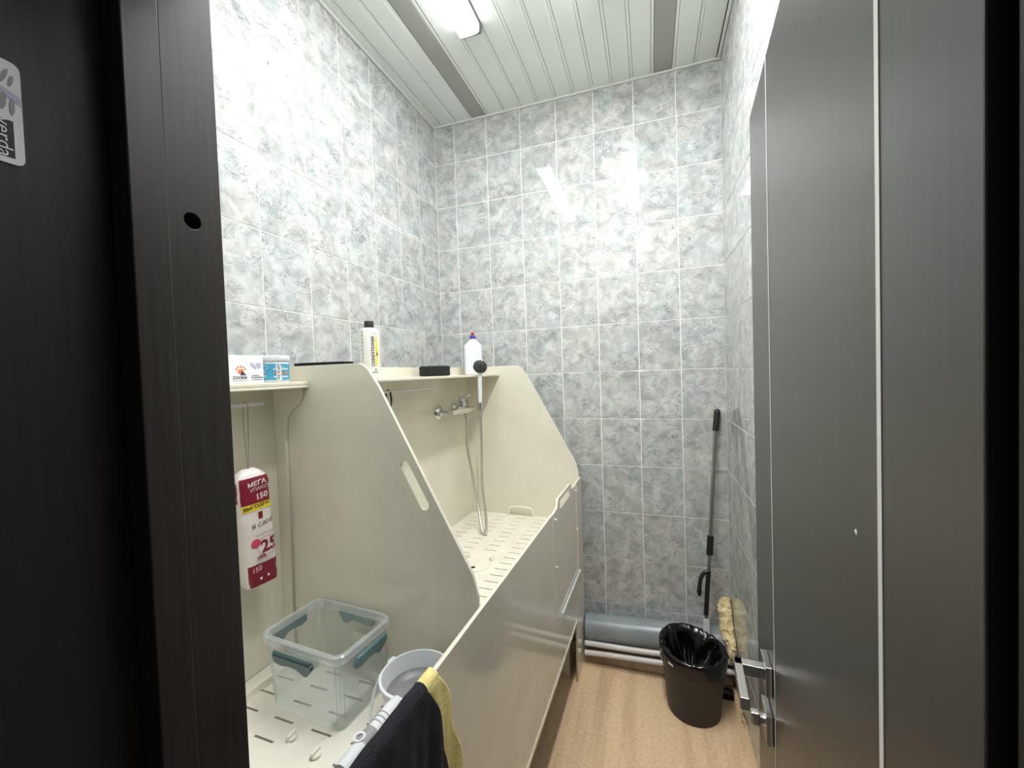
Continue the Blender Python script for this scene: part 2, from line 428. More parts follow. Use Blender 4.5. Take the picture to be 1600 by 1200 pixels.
# floor: two linoleum sheets on a dark subfloor
fl = box('floor', (-0.1, -2.6, -0.06), (RW+0.1, 0.05, -0.003), M_SUBFLOOR); tag(fl, kind='structure')
box('linoleum_sheet', (0, -0.163, -0.004), (RW, 0, 0), M_FLOOR, fl)
box('linoleum_sheet', (0, -2.6, -0.004), (RW, -0.1645, 0), M_FLOOR, fl)

# ceiling: slats with insert strips
ce = box('ceiling', (-0.1, -2.25, 2.995), (RW+0.1, 0.1, 3.06), M_CEIL); tag(ce, kind='structure')
PITCH, X0 = 0.0984, 0.0486
def slat_mesh(wd, m_):
    pr = [(-wd/2, 0.012), (-wd/2, 0.003), (-wd/2+0.0022, 0.0006), (-wd/2+0.005, 0), (wd/2-0.005, 0), (wd/2-0.0022, 0.0006), (wd/2, 0.003), (wd/2, 0.012)]
    bm = bmesh.new(); y0, y1 = FY, -0.003
    A = [bm.verts.new((x, y0, z)) for x, z in pr]; B = [bm.verts.new((x, y1, z)) for x, z in pr]
    for i in range(len(pr)-1): bm.faces.new((A[i], B[i], B[i+1], A[i+1]))
    me = bpy.data.meshes.new('slat'); bm.to_mesh(me); bm.free(); me.materials.append(m_); return me
sw = slat_mesh(0.0845, M_SLAT); sg = slat_mesh(0.0845, M_SLATG)
ins = bpy.data.meshes.new('insert_strip'); bm = bmesh.new(); add_box(bm, (-0.0054, FY, 0.0022), (0.0054, -0.003, 0.004)); bm.to_mesh(ins); bm.free(); ins.materials.append(M_INS)
for i in range(-1, 15):
    xc = X0+PITCH*(i+0.5)
    if i == -1:
        o = bpy.data.objects.new('slat', slat_mesh(0.042, M_SLAT)); xc = 0.0205
    elif xc+0.045 > RW:
        wd = RW-(X0+PITCH*i)-0.008; xc = RW-wd/2; o = bpy.data.objects.new('slat', slat_mesh(wd, M_SLAT))
    else: o = bpy.data.objects.new('slat', sg if i in (2, 12) else sw)
    link(o, ce); o.location = (xc, 0, CZ)
    if X0+PITCH*(i+1) < RW-0.03:
        k = bpy.data.objects.new('insert_strip', ins); link(k, ce); k.location = (X0+PITCH*(i+1), 0, CZ)
for n_, lo, hi in (('trim_1', (0.0, -0.018, CZ-0.006), (RW, -0.0035, CZ)), ('trim_2', (0.0035, FY, CZ-0.006), (0.016, -0.0185, CZ)), ('trim_3', (RW-0.016, FY, CZ-0.006), (RW-0.0035, -0.0185, CZ))):
    tag(box(n_, lo, hi, M_INS, bevel=0.002), kind='structure')

# ------------------------------------------------------------------ lamps
def lamp(label, x, y1, length, grp, m_):
    t = thing('ceiling_lamp', label, 'lamp', (x, y1-length/2, CZ), 0, grp)
    bm = bmesh.new(); add_box(bm, (-0.05, -length/2, -0.012), (0.05, length/2, -0.0005), 0.002)
    finish('base_plate', bm, M_LAMPG, t)
    pr = [(0.046, -0.012), (0.0455, -0.030), (0.043, -0.041), (0.039, -0.0455), (0.030, -0.0475), (0.015, -0.0482), (0, -0.0484)]
    pr = pr+[(-a_, b_) for a_, b_ in pr[-2::-1]]
    bm = bmesh.new(); L = length/2-0.030
    A = [bm.verts.new((px, -L, pz)) for px, pz in pr]; B = [bm.verts.new((px, L, pz)) for px, pz in pr]
    for i in range(2, len(pr)-3): bm.faces.new((A[i], B[i], B[i+1], A[i+1]))
    finish('diffuser', bm, m_, t)
    for sd in (0, len(pr)-3):
        bm = bmesh.new(); ps = pr[sd:sd+3]
        A = [bm.verts.new((px, -L, pz)) for px, pz in ps]; B = [bm.verts.new((px, L, pz)) for px, pz in ps]
        for i in range(2): bm.faces.new((A[i], B[i], B[i+1], A[i+1]))
        finish('diffuser_side', bm, M_DIFFS, t)
    for s in (-1, 1):
        bm = bmesh.new(); pe = [(px*1.05, pz*1.04+0.0002) for px, pz in pr]
        A = [bm.verts.new((px, s*L, pz)) for px, pz in pe]; B = [bm.verts.new((px, s*(L+0.030), -0.012+(pz+0.012)*0.45)) for px, pz in pe]
        for i in range(len(pe)-1): bm.faces.new((A[i], B[i], B[i+1], A[i+1]))
        bm.faces.new(A); bm.faces.new(B); bm.faces.new((A[0], A[-1], B[-1], B[0]))
        finish('end_cap', bm, M_LAMPG, t)
    return t
lamp('white tube lamp on the slatted ceiling above the washing bath', 0.500, -0.575, 1.17, 'ceiling tube lamps', M_DIFF[0])
lamp('white tube lamp on the slatted ceiling above the bare floor beside the bath', 1.085, -0.575, 1.17, 'ceiling tube lamps', M_DIFF[1])

# ------------------------------------------------------------------ doorway lining and open door
fr = thing('trim_4', None, None, (0, 0, 0), kind='structure')
# far lining board with a drilled hole
bm = None
plate('lining_board', [(-1.884, -0.0), (-1.817, 0.0), (-1.817, 2.07), (-1.884, 2.07)], [circle2((-1.8555, 1.722), 0.0105, 18)], 0.03,
      lambda u, v, w_: (0.615+w_, u, v), M_WENGE, fr)
box('hole_bottom', (0.596, -1.868, 1.708), (0.612, -1.843, 1.736), M_BLACK, fr)
box('stop_board', (0.575, -1.925, 0), (0.6325, -1.8850, 2.07), M_WENGE, fr, bevel=0.0015)
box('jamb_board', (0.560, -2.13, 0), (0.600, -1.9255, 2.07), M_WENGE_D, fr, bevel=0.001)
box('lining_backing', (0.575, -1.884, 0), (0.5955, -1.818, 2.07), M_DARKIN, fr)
# hinge side
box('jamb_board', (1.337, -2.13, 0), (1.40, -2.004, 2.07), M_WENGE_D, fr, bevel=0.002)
box('lining_board', (1.386, -2.003, 0), (1.40, -1.961, 2.07), M_WENGE, fr)
# head
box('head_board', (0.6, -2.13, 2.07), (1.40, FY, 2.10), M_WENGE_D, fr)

DA = Vector((1.386, -1.293, 0)); DB = Vector((1.3335, -1.993, 0))
dang = atan2(DB.y-DA.y, DB.x-DA.x)                     # local +x runs from the free edge to the hinge, local -y... out of the visible face
door = thing('door_1', None, None, DA, dang, kind='structure')
# local frame: x = along the leaf, y = ? choose sign so that visible face normal (towards -X world) is local -y
nrm = Vector((-0.997, 0.075)); yl = Vector((-sin(dang), cos(dang))); SG = 1 if yl.dot(nrm) > 0 else -1
def dl(x, off, z): return (x, SG*off, z)
def dbox(name, x0, x1, o0, o1, z0, z1, m_, par, bevel=0.0):
    return box(name, (x0, min(SG*o0, SG*o1), z0), (x1, max(SG*o0, SG*o1), z1), m_, par, bevel=bevel)
dbox('door_leaf', 0, 0.177, -0.04, 0, 0.008, 2.0, M_WENGE_DOOR, door, 0.001)
dbox('door_leaf', 0.1815, 0.5865, -0.04, 0, 0.008, 2.0, M_WENGE_DOOR, door, 0.001)
dbox('door_leaf', 0.5935, 0.7015, -0.04, 0, 0.008, 2.0, M_WENGE_DOOR, door, 0.001)
dbox('inlay_strip', 0.177, 0.1815, -0.039, 0.0006, 0.008, 2.0, M_STRIPE, door)
dbox('inlay_strip', 0.5865, 0.5935, -0.039, 0.0006, 0.008, 2.0, M_STRIPE, door)
dl_ = lathe('paint_chip', [(0.0026, 0), (0.0012, 0.0006)], M_STRIPE, door, 7, mtx=Matrix.Translation((0.543, 0.0, 1.372)) @ Matrix.Rotation(-SG*pi/2, 4, 'X'))
hd = dbox('handle_rosette', 0.110, 0.162, 0.0003, 0.011, 0.943, 0.995, M_NICKEL, door, 0.001); tag(hd, 'square nickel rosette')
bm = bmesh.new()
add_box(bm, (0.128, min(SG*.011, SG*.056), 0.962), (0.146, max(SG*.011, SG*.056), 0.982), 0.001)
add_box(bm, (0.128, min(SG*.043, SG*.056), 0.962), (0.230, max(SG*.043, SG*.056), 0.982), 0.001)
tag(finish('lever', bm, M_NICKEL, door), 'square-bar nickel lever')
dbox('lock_rosette', 0.110, 0.162, 0.0003, 0.011, 0.858, 0.910, M_NICKEL, door, 0.001)
bm = bmesh.new()
add_lathe(bm, [(0.010, 0), (0.010, 0.006)], 16, mtx=Matrix.Translation((0.136, SG*0.011, 0.884)) @ Matrix.Rotation(-SG*pi/2, 4, 'X'))
add_box(bm, (0.128, min(SG*.016, SG*.032), 0.872), (0.144, max(SG*.016, SG*.032), 0.896), 0.004)
finish('thumb_turn', bm, M_NICKEL, door)

# torn sticker on the jamb board
st = thing('sticker', 'torn white paper sticker with a black name panel on the dark door jamb', 'sticker', (0.6003, -2.012, 1.782), 0)
Ms = lambda u, v, w_=0: (0.0004+w_, -u, v)              # u to the viewer's left, seen from +x side
plate('paper', round_poly([(-0.0175, -0.05), (0.05, -0.05), (0.05, 0.05), (-0.0175, 0.05)], 0.008), [], 0.0005, lambda u, v, w_: (0.0004+w_, -u, v), M_PAPER, st, bev=0.0001)
patch('name_panel', rect(-0.0105, -0.044, 0.03, -0.008), lambda u, v: (0.0009, -u, v), M_INK, st)
text('name_text', 'verda', 0.017, lambda x, y: (0.0012, 0.0035+y*0.9, -0.026-x), M_PAPER, st)
patch('torn_shadow', [(-0.017, 0.018), (0.03, 0.035), (0.03, 0.03), (-0.017, 0.010)], lambda u, v: (0.0009, -u, v), M_LILAC, st)
for cu_, cv_, a_, b_, r_ in ((-0.006, 0.034, 0.008, 0.0016, 1.9), (-0.0105, 0.031, 0.006, 0.0014, 1.8), (-0.004, 0.009, 0.009, 0.0026, 1.7), (-0.0105, 0.006, 0.008, 0.0018, 1.6)):
    patch('smudge', ellipse(cu_, cv_, a_, b_, 12, r_), lambda u, v: (0.0010, -u, v), M_GREYM, st)

# ------------------------------------------------------------------ the washing bath
TA = 0.02649; TO = Vector((0.83, -0.085, 0))
ex = Vector((cos(TA), -sin(TA), 0)); ey = Vector((sin(TA), cos(TA), 0))
def T(x, y, z): return TO + ex*x + ey*y + Vector((0, 0, z))
bath = thing('washing_bath', 'beige plastic double pet washing bath along the tiled wall', 'bath', TO, -TA)
DIV, NEAR, BX, TZ = -1.26, -1.72, -0.627, 0.725
side = [(BX-0.008, 0.30), (0.0, 0.30), (0.0, 0.975), (-0.013, 1.03), (-0.262, 1.487), (-0.305, 1.549), (BX-0.008, 1.549)]
sider = [0, 0, 0.03, 0.05, 0.07, 0.05, 0]
def side_plate(name, yc, zlow, holes=(), m_=M_PP):
    s = [list(p) for p in side]; s[0][1] = s[1][1] = zlow
    return plate(name, round_poly([tuple(p) for p in s], sider), holes, 0.010, lambda u, v, w_: (u-0.0105, yc+w_, v), m_, bath)
side_plate('end_panel', -0.007, 0.29)
dv_ = side_plate('divider_panel', DIV, 0.30, [stadium((-0.192, 1.285), (-0.138, 1.188), 0.0125)])
box('end_board', (BX, NEAR-0.005, 0.30), (-0.0105, NEAR+0.004, TZ-0.0095), M_PP, bath)
# front panel with the gate opening and the far leg
DY0, DY1, DZ = -0.593, -0.150, 0.475
outer = [(-0.002, 0.0), (-0.002, 0.952), (DY1, 0.952), (DY1, DZ), (DY0, DZ), (DY0, 0.952), (NEAR-0.005, 0.952), (NEAR-0.005, 0.29), (-0.195, 0.29), (-0.21, 0.0)]
rr = [0, 0.004, 0.004, 0.05, 0.05, 0.004, 0.004, 0, 0.004, 0]
fpan = plate('front_panel', round_poly(outer, rr), [], 0.010, lambda u, v, w_: (w_-0.005, u, v), M_PP, bath)
box('edge_strip', (-0.0002, NEAR, 0.291), (0.003, -0.21, 0.306), M_PP, fpan)
g = 0.003
go = [(DY0+g, DZ+g), (DY1-g, DZ+g), (DY1-g, 0.948), (-0.235, 0.952), (-0.255, 0.985), (-0.50, 0.985), (-0.52, 0.952), (DY0+g, 0.948)]
gate = plate('gate', round_poly(go, [0.05, 0.05, 0.004, 0.012, 0.02, 0.02, 0.012, 0.004]), [round_poly([(-0.475, 0.935), (-0.28, 0.935), (-0.28, 0.968), (-0.475, 0.968)], 0.012)], 0.010,
             lambda u, v, w_: (w_-0.0052, u, v), M_PP, bath)
for yy, zz in ((-0.575, 0.925), (-0.165, 0.925), (-0.575, 0.735), (-0.165, 0.735), (-0.50, 0.512), (-0.30, 0.512), (-0.135, 0.512)):
    cylinder_between('peg', (0.0, yy, zz), (0.012, yy, zz), 0.0035, M_WHITE, gate, 10)
cylinder_between('hinge_rod', (0.006, -0.515, 0.512), (0.006, -0.120, 0.512), 0.0045, M_WHITE, gate, 10)
for k in range(3): cylinder_between('bolt', (0.0, -0.02-0.03*k, 0.385-0.02*k), (0.006, -0.02-0.03*k, 0.385-0.02*k), 0.003, M_CHROME, fpan, 8)
for yy in (-0.605, -0.140): tube('guide_strip', [(0.0015, yy, 0.50), (0.0015, yy, 0.948)], 0.0022, M_PPEDGE, fpan, 8)
# back panel
plate('back_panel', [(NEAR, 0.30), (-0.012, 0.30), (-0.012, 1.549), (NEAR, 1.549)], [], 0.008, lambda u, v, w_: (BX-0.004+w_, u, v), M_PP, bath)
# legs
for yy in (-0.195, -1.24):
    box('leg_panel', (-0.58, yy, 0), (-0.048, yy+0.075, 0.30), M_PP, bath, bevel=0.001)
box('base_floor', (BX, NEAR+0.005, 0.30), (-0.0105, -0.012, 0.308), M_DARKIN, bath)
# tray ledges
for (a, b) in ((DIV+0.005, -0.012), (NEAR+0.005, DIV-0.005)):
    box('tray_ledge', (BX, a, TZ-0.022), (BX+0.025, b, TZ-0.0085), M_PP, bath)
    box('tray_ledge', (-0.03, a, TZ-0.022), (-0.0105, b, TZ-0.0085), M_PP, bath)
# shelves
s1 = plate('shelf', round_poly([(BX, NEAR+0.005), (-0.505, NEAR+0.005), (-0.505, DIV-0.0055), (BX, DIV-0.0055)], 0.002), [], 0.011, lambda u, v, w_: (u, v, 1.5005+w_), M_PPEDGE, bath, bev=0.002)
box('shelf_lip', (-0.510, NEAR+0.006, 1.488), (-0.503, DIV-0.006, 1.4945), M_PPEDGE, s1, bevel=0.002)
s2 = plate('shelf', round_poly([(BX, DIV+0.0055), (-0.437, DIV+0.0055), (-0.437, -0.0125), (BX, -0.0125)], 0.002), [], 0.011, lambda u, v, w_: (u, v, 1.5005+w_), M_PPEDGE, bath, bev=0.002)
# S-shaped shelf brackets
def bracket(yc):
    pr = [(BX, 1.4945), (-0.520, 1.4945), (-0.522, 1.465), (-0.535, 1.445), (-0.565, 1.425), (-0.584, 1.40), (-0.588, 1.36), (-0.592, TZ+0.002), (BX, TZ+0.002)]
    plate('shelf_bracket', round_poly(pr, [0, .004, .03, .03, .03, .03, .03, 0, 0], 5), [], 0.010, lambda u, v, w_: (u, yc+w_, v), M_PP, bath, bev=0.001)
bracket(DIV-0.0105); bracket(-0.0175)
# rails under the shelves
def rail(y0, y1):
    bm = bmesh.new()
    add_box(bm, (-0.582, y0, 1.447), (-0.570, y1, 1.4565), 0.001)
    for yy in (y0+0.02, y1-0.03): add_box(bm, (BX, yy-0.003, 1.4505), (-0.576, yy+0.003, 1.4552))
    return finish('rail', bm, M_WHITE, bath)
rail(-1.66, -1.352); rail(-1.20, -0.462)
cylinder_between('screw_cap', (BX, -0.135, 1.39), (BX+0.008, -0.135, 1.39), 0.006, M_WHITE, bath, 12)

# trays with slots
def tray(label, ya, yb, rows, handle, hatch):
    t = thing('perforated_tray', label, 'tray', T(0, 0, TZ-0.0085), -TA, 'trays in the washing bath')
    x0, x1 = BX+0.002, -0.0125
    bm = bmesh.new(); z0, z1, hs_ = 0.0005, 0.0085, 0.0026
    def piece(xa, xb, y0, y1):
        if xb-xa > 1e-4 and y1-y0 > 1e-4: add_box(bm, (xa, y0, z0), (xb, y1, z1))
    yc = ya
    for row, xs in sorted(rows):
        if not (ya+0.01 < row < yb-0.01): continue
        piece(x0, x1, yc, row-hs_); xc = x0
        for xm in sorted(xs):
            if hatch and (xm-hatch[0])**2+(row-hatch[1])**2 < (hatch[2]+0.034)**2: continue
            piece(xc, xm-0.028, row-hs_, row+hs_); xc = xm+0.028
        piece(xc, x1, row-hs_, row+hs_); yc = row+hs_
    piece(x0, x1, yc, yb)
    bmesh.ops.remove_doubles(bm, verts=bm.verts, dist=1e-6)
    sh = finish('tray_sheet', bm, M_TRAY, t)
    if hatch:
        hx, hy, hr = hatch
        cv = plate('hatch_cover', circle2((hx, hy), hr, 48), [circle2((hx+0.008, hy-0.027), 0.010, 14)], 0.0022, lambda u, v, w_: (u, v, 0.0097+w_), M_TRAY, t, bev=0.0004)
        lathe('finger_hole', [(0.0098, 0.0088), (0.0098, 0.0091)], M_DARKIN, cv, 16, loc=(hx+0.008, hy-0.027, 0))
        for ang in (radians(47), radians(133 if handle else 112)):
            px, py = hx+(hr+0.011)*cos(ang), hy+(hr+0.011)*sin(ang)
            bm = bmesh.new(); add_lathe(bm, [(0.009, 0), (0.011, 0.003), (0.011, 0.006), (0.008, 0.009)], 16, center=(px, py, 0.0085))
            add_box(bm, (px-0.0035, py-0.012, 0.0165), (px+0.0035, py+0.012, 0.024), 0.002)
            finish('turn_button', bm, M_TRAY, t, autosmooth=40)
    if handle:
        hx, hy = handle
        P = [(hx-0.072, hy, 0.0085), (hx-0.072, hy, 0.03), (hx-0.066, hy, 0.047), (hx-0.048, hy, 0.056), (hx, hy, 0.058), (hx+0.048, hy, 0.056), (hx+0.066, hy, 0.047), (hx+0.072, hy, 0.03), (hx+0.072, hy, 0.0085)]
        bm = bmesh.new(); add_tube(bm, spline(P, 4), 0.0065, 10)
        finish('lift_handle', bm, M_TRAY, t, autosmooth=50)
    return t
rows_f = [(-0.068-0.0514*k, (-0.543, -0.432, -0.321, -0.210, -0.099)) for k in range(24)]
tray('cream slotted tray with an arched lift handle, under the shower mixer', DIV+0.006, -0.013, rows_f, (-0.33, -0.035), (-0.333, -0.626, 0.068))
rows_n = [(-1.3025-0.0515*k, (-0.536, -0.425, -0.315, -0.205, -0.095)) for k in range(9)]
tray('cream slotted tray holding the clear storage box', NEAR+0.007, DIV-0.006, rows_n, None, (-0.335, -1.563, 0.068))

# ------------------------------------------------------------------ shower mixer
mx = thing('shower_mixer', 'chrome wall shower mixer with hose and black-faced hand shower', 'mixer', T(BX, -0.25, 1.325), -TA)
def L(x, y, z): return (x-BX, y+0.25, z-1.325)
RX = Matrix.Rotation(pi/2, 4, 'Y')
for yy in (-0.365, -0.205):
    lathe('rosette', [(0.034, 0.0), (0.0355, 0.004), (0.030, 0.012), (0.017, 0.018), (0.013, 0.030)], M_CHROME, mx, 24, mtx=Matrix.Translation(L(BX, yy, 1.325)) @ RX)
    cylinder_between('union', L(BX+0.02, yy, 1.325), L(-0.566, yy, 1.325), 0.012, M_CHROME, mx, 16)
bm = bmesh.new()
add_tube(bm, [L(-0.553, -0.375, 1.325), L(-0.553, -0.34, 1.325), L(-0.553, -0.31, 1.325), L(-0.553, -0.22, 1.325), L(-0.553, -0.16, 1.325), L(-0.553, -0.142, 1.325)], [0.014, 0.016, 0.021, 0.022, 0.016, 0.014], 18)
body = finish('mixer_body', bm, M_CHROME, mx, autosmooth=50)
lathe('cartridge', [(0.019, 0), (0.019, 0.036), (0.017, 0.044), (0.008, 0.048)], M_CHROME, mx, 20, loc=L(-0.553, -0.262, 1.338))
bm = bmesh.new(); add_box(bm, (-0.012, -0.011, 0.0), (0.012, 0.011, 0.013), 0.004, 2, Matrix.Translation(L(-0.553, -0.262, 1.380)))
add_box(bm, (0.004, -0.008, 0.004), (0.062, 0.008, 0.013), 0.004, 2, Matrix.Translation(L(-0.553, -0.262, 1.380)) @ Matrix.Rotation(-0.35, 4, 'Y'))
finish('lever', bm, M_CHROME, mx, autosmooth=50)
lathe('diverter_knob', [(0.006, 0), (0.006, 0.02), (0.011, 0.022), (0.012, 0.034), (0.007, 0.039)], M_CHROME, mx, 16, loc=L(-0.553, -0.185, 1.342))
lathe('hose_outlet', [(0.012, 0), (0.012, 0.012), (0.010, 0.018), (0.010, 0.034)], M_CHROME, mx, 16, loc=L(-0.553, -0.205, 1.278))
hp = [L(-0.553, -0.205, 1.285), L(-0.552, -0.208, 1.20), L(-0.548, -0.218, 1.12), L(-0.525, -0.218, 0.985), L(-0.478, -0.262, 0.84), L(-0.437, -0.316, 0.752), L(-0.415, -0.335, 0.7335), L(-0.405, -0.335, 0.752), L(-0.412, -0.320, 0.84), L(-0.432, -0.305, 0.97), L(-0.428, -0.304, 1.14), L(-0.424, -0.312, 1.345)]
sp = spline(hp, 16)
bm = bmesh.new(); add_tube(bm, sp, [0.0068+0.0007*(i % 2) for i in range(len(sp))], 10)
M_HOSE = mat('steel_hose', (0.62, 0.60, 0.55, 1), 0.3, 0.85)
finish('hose', bm, M_HOSE, mx, smooth=True)
hs = cylinder_between('hand_shower', L(-0.424, -0.312, 1.335), L(-0.4245, -0.309, 1.37), 0.0095, M_CHROME, mx, 16)
tube('shower_handle', [L(-0.4245, -0.309, 1.37), L(-0.424, -0.307, 1.45), L(-0.423, -0.306, 1.50), L(-0.420, -0.306, 1.525)], [0.010, 0.0115, 0.0105, 0.010], M_WHITE, mx, 14)
hv = Vector((0.80, -1.78, 0.05)).normalized(); hv = Vector((hv.dot(ex), hv.dot(ey), hv.z))
q = hv.to_track_quat('Z', 'Y').to_matrix().to_4x4()
hc = Matrix.Translation(Vector(L(-0.415, -0.316, 1.545))) @ q
sh = lathe('shower_head', [(0.012, -0.022), (0.028, -0.012), (0.0345, -0.003), (0.0345, 0.003), (0.032, 0.005)], M_CHROME, mx, 28, mtx=hc)
lathe('spray_face', [(0.0325, 0.004), (0.0325, 0.006), (0.030, 0.0075)], M_BLACK, sh, 28, mtx=hc)
bm = bmesh.new()
for r_, k_ in ((0.009, 8), (0.016, 14), (0.022, 18), (0.0275, 22)):
    for i in range(k_):
        a = 2*pi*i/k_+r_*60
        add_lathe(bm, [(0.0013, 0.007), (0.0011, 0.0088)], 6, center=(r_*cos(a), r_*sin(a), 0), mtx=hc)
tag(finish('nozzle_dots', bm, M_GREYM, sh), kind='stuff')

# ------------------------------------------------------------------ things on the far shelf
SZ = 1.5065
# conditioner bottle
cb = thing('conditioner_bottle', 'white conditioner bottle with a black cap and yellow print on the shelf', 'bottle', T(-0.525, -0.978, SZ), -TA)
R0 = 0.0325
lathe('bottle_body', [(0.029, 0), (0.0315, 0.003), (R0, 0.008), (R0, 0.160), (0.030, 0.167), (0.020, 0.172), (0.013, 0.174)], M_WHITE2, cb, 40)
lathe('cap', [(0.0155, 0.1735), (0.0155, 0.194), (0.0145, 0.196)], M_BLACK, cb, 24)
va = atan2(-2.24-(-1.08), 1.189-0.31)-(-TA)     # direction to the doorway, local
def cyl(R, a0, off=0.0004): return lambda u, v: ((R+off)*cos(a0+u/R), (R+off)*sin(a0+u/R), v)
cc = cyl(R0, va+0.35)
patch('yellow_band', [(0.007, 0.05), (0.011, 0.038), (0.016, 0.05), (0.018, 0.10), (0.014, 0.142), (0.008, 0.145)], cc, M_YPRINT, cb, 0.002)
text('conditioner_text', 'CONDITIONER', 0.0150, lambda x, y: cyl(R0, va+0.35, 0.0007)(-0.001-y, 0.092+x), M_INK, cb, bold=0.0003)
text('small_text', 'P A I N', 0.0065, lambda x, y: cyl(R0, va+0.35, 0.0007)(0.002+x, 0.152+y), M_INK, cb)
patch('small_print', rect(-0.008, 0.0195, 0.015, 0.0215), cyl(R0, va+0.35, 0.0006), M_INK, cb, 0.002)
patch('emblem', ellipse(0.006, 0.029, 0.004, 0.0045), cyl(R0, va+0.35, 0.0006), M_GREYM, cb, 0.002)
patch('figure_print', [(0.010, 0.078), (0.014, 0.075), (0.016, 0.083), (0.013, 0.085), (0.014, 0.092), (0.011, 0.09)], cyl(R0, va+0.35, 0.0008), M_INK, cb, 0.002)
bm = bmesh.new()
for i in range(9):
    v0 = 0.055+i*0.0125
    for j in range(3):
        u0_ = -0.040+j*0.0022; f = cyl(R0, va+0.35, 0.0006)
        vs_ = [bm.verts.new(f(u0_+a, v0+b)) for a, b in ((0, 0), (0.0012, 0), (0.0012, 0.008-0.001*((i+j) % 3)), (0, 0.008-0.001*((i+j) % 3)))]
        bm.faces.new(vs_)
tag(finish('side_print', bm, M_GREYM, cb), kind='stuff')
# black oval dish behind the divider
dish = lathe('oval_dish', [(0.080, 0), (0.092, 0.02), (0.1, 0.049), (0.1, 0.0515), (0.096, 0.0515), (0.088, 0.02), (0.076, 0.006)], M_BLACKM, None, 36, sx=1.0, sy=0.5, loc=T(-0.515, -1.197, SZ), rot=(0, 0, -TA))
tag(dish, 'black oval dish peeking over the top of the divider panel', 'dish')
# black round sponge
spg = lathe('round_sponge', [(0.060, 0), (0.066, 0.003), (0.068, 0.010), (0.0665, 0.022), (0.068, 0.034), (0.067, 0.041), (0.061, 0.0445)], M_BLACKM, None, 40, loc=T(-0.535, -0.538, SZ))
tag(spg, 'black round foam sponge lying on the shelf between the two bottles', 'sponge')
# white bottle with purple and red cap
wb = thing('detergent_bottle', 'plain white bottle with a purple and red push cap on the shelf', 'bottle', T(-0.535, -0.135, SZ), -TA+atan2(-2.0, 0.9)+pi/2)
bm = bmesh.new()
prof = [(0.043, 0.024, 0), (0.0465, 0.027, 0.004), (0.0475, 0.028, 0.012), (0.0475, 0.028, 0.153), (0.0465, 0.0275, 0.157), (0.018, 0.017, 0.184), (0.0145, 0.0145, 0.187), (0.0135, 0.0135, 0.190)]
rings = []
for a_, b_, z_ in prof:
    ring = []
    for i in range(36):
        t = 2*pi*i/36; ct, st_ = cos(t), sin(t)
        ring.append(bm.verts.new((a_*math.copysign(abs(ct)**0.6, ct), b_*math.copysign(abs(st_)**0.6, st_), z_)))
    rings.append(ring)
for a_, b_ in zip(rings, rings[1:]):
    for i in range(36): bm.faces.new((a_[i], a_[(i+1) % 36], b_[(i+1) % 36], b_[i]))
bm.faces.new(rings[0][::-1]); bm.faces.new(rings[-1])
finish('bottle_body', bm, M_WHITE, wb, autosmooth=45)
lathe('cap_collar', [(0.0155, 0.1895), (0.0155, 0.205), (0.0145, 0.207)], M_PURPLE, wb, 20)
lathe('push_cap', [(0.005, 0.2065), (0.005, 0.213), (0.009, 0.215), (0.0095, 0.222), (0.006, 0.226)], M_RED, wb, 16)

# ------------------------------------------------------------------ things on the near shelf
wp = thing('wipes_box', 'white carton of wipes with an orange paw print beside the blue jar', 'box', T(-0.572, -1.450, SZ), -TA)
box('carton', (-0.045, -0.085, 0), (0.034, 0.077, 0.068), M_PAPER, wp, bevel=0.001)
F1 = lambda u, v: (0.0344, u, v); F2 = lambda x, y: (0.0348, x, y)
for pts in [ellipse(0.016, 0.0285, 0.0075, 0.0062)]+[ellipse(0.016+0.0115*cos(a)*1.0, 0.0305+0.0105*sin(a), 0.0022, 0.0028) for a in (0.35, 0.95, 1.55, 2.15, 2.8)]:
    patch('paw_print', pts, F1, M_ORANGE, wp, 0.1)
patch('logo_stroke', [(0.014, 0.020), (0.019, 0.031), (0.030, 0.020)], F2, M_NAVY, wp, 0.1)
text('brand_text', 'ZOORIK', 0.0100, lambda x, y: F2(0.014+x, 0.0135+y), M_INK, wp, bold=0.0002)
patch('small_print', rect(-0.007, 0.0060, 0.036, 0.0074), F2, M_GREYM, wp, 0.1)
patch('hand_drawing', [(0.040, 0.048), (0.046, 0.040), (0.054, 0.033), (0.058, 0.036), (0.054, 0.043), (0.046, 0.050)], F1, M_LILAC, wp, 0.1)
patch('hand_drawing', [(0.055, 0.050), (0.070, 0.049), (0.070, 0.040), (0.062, 0.034), (0.057, 0.042)], F1, M_LILAC, wp, 0.1)
patch('small_print', rect(0.043, 0.0182, 0.064, 0.0196), F2, M_NAVY, wp, 0.1)
text('product_text', 'САЛФЕТКИ', 0.0056, lambda x, y: F2(0.0580+x, 0.0132+y), M_NAVY, wp, bold=0.0002)
patch('small_print', rect(0.043, 0.0072, 0.072, 0.0086), F2, M_NAVY, wp, 0.1)

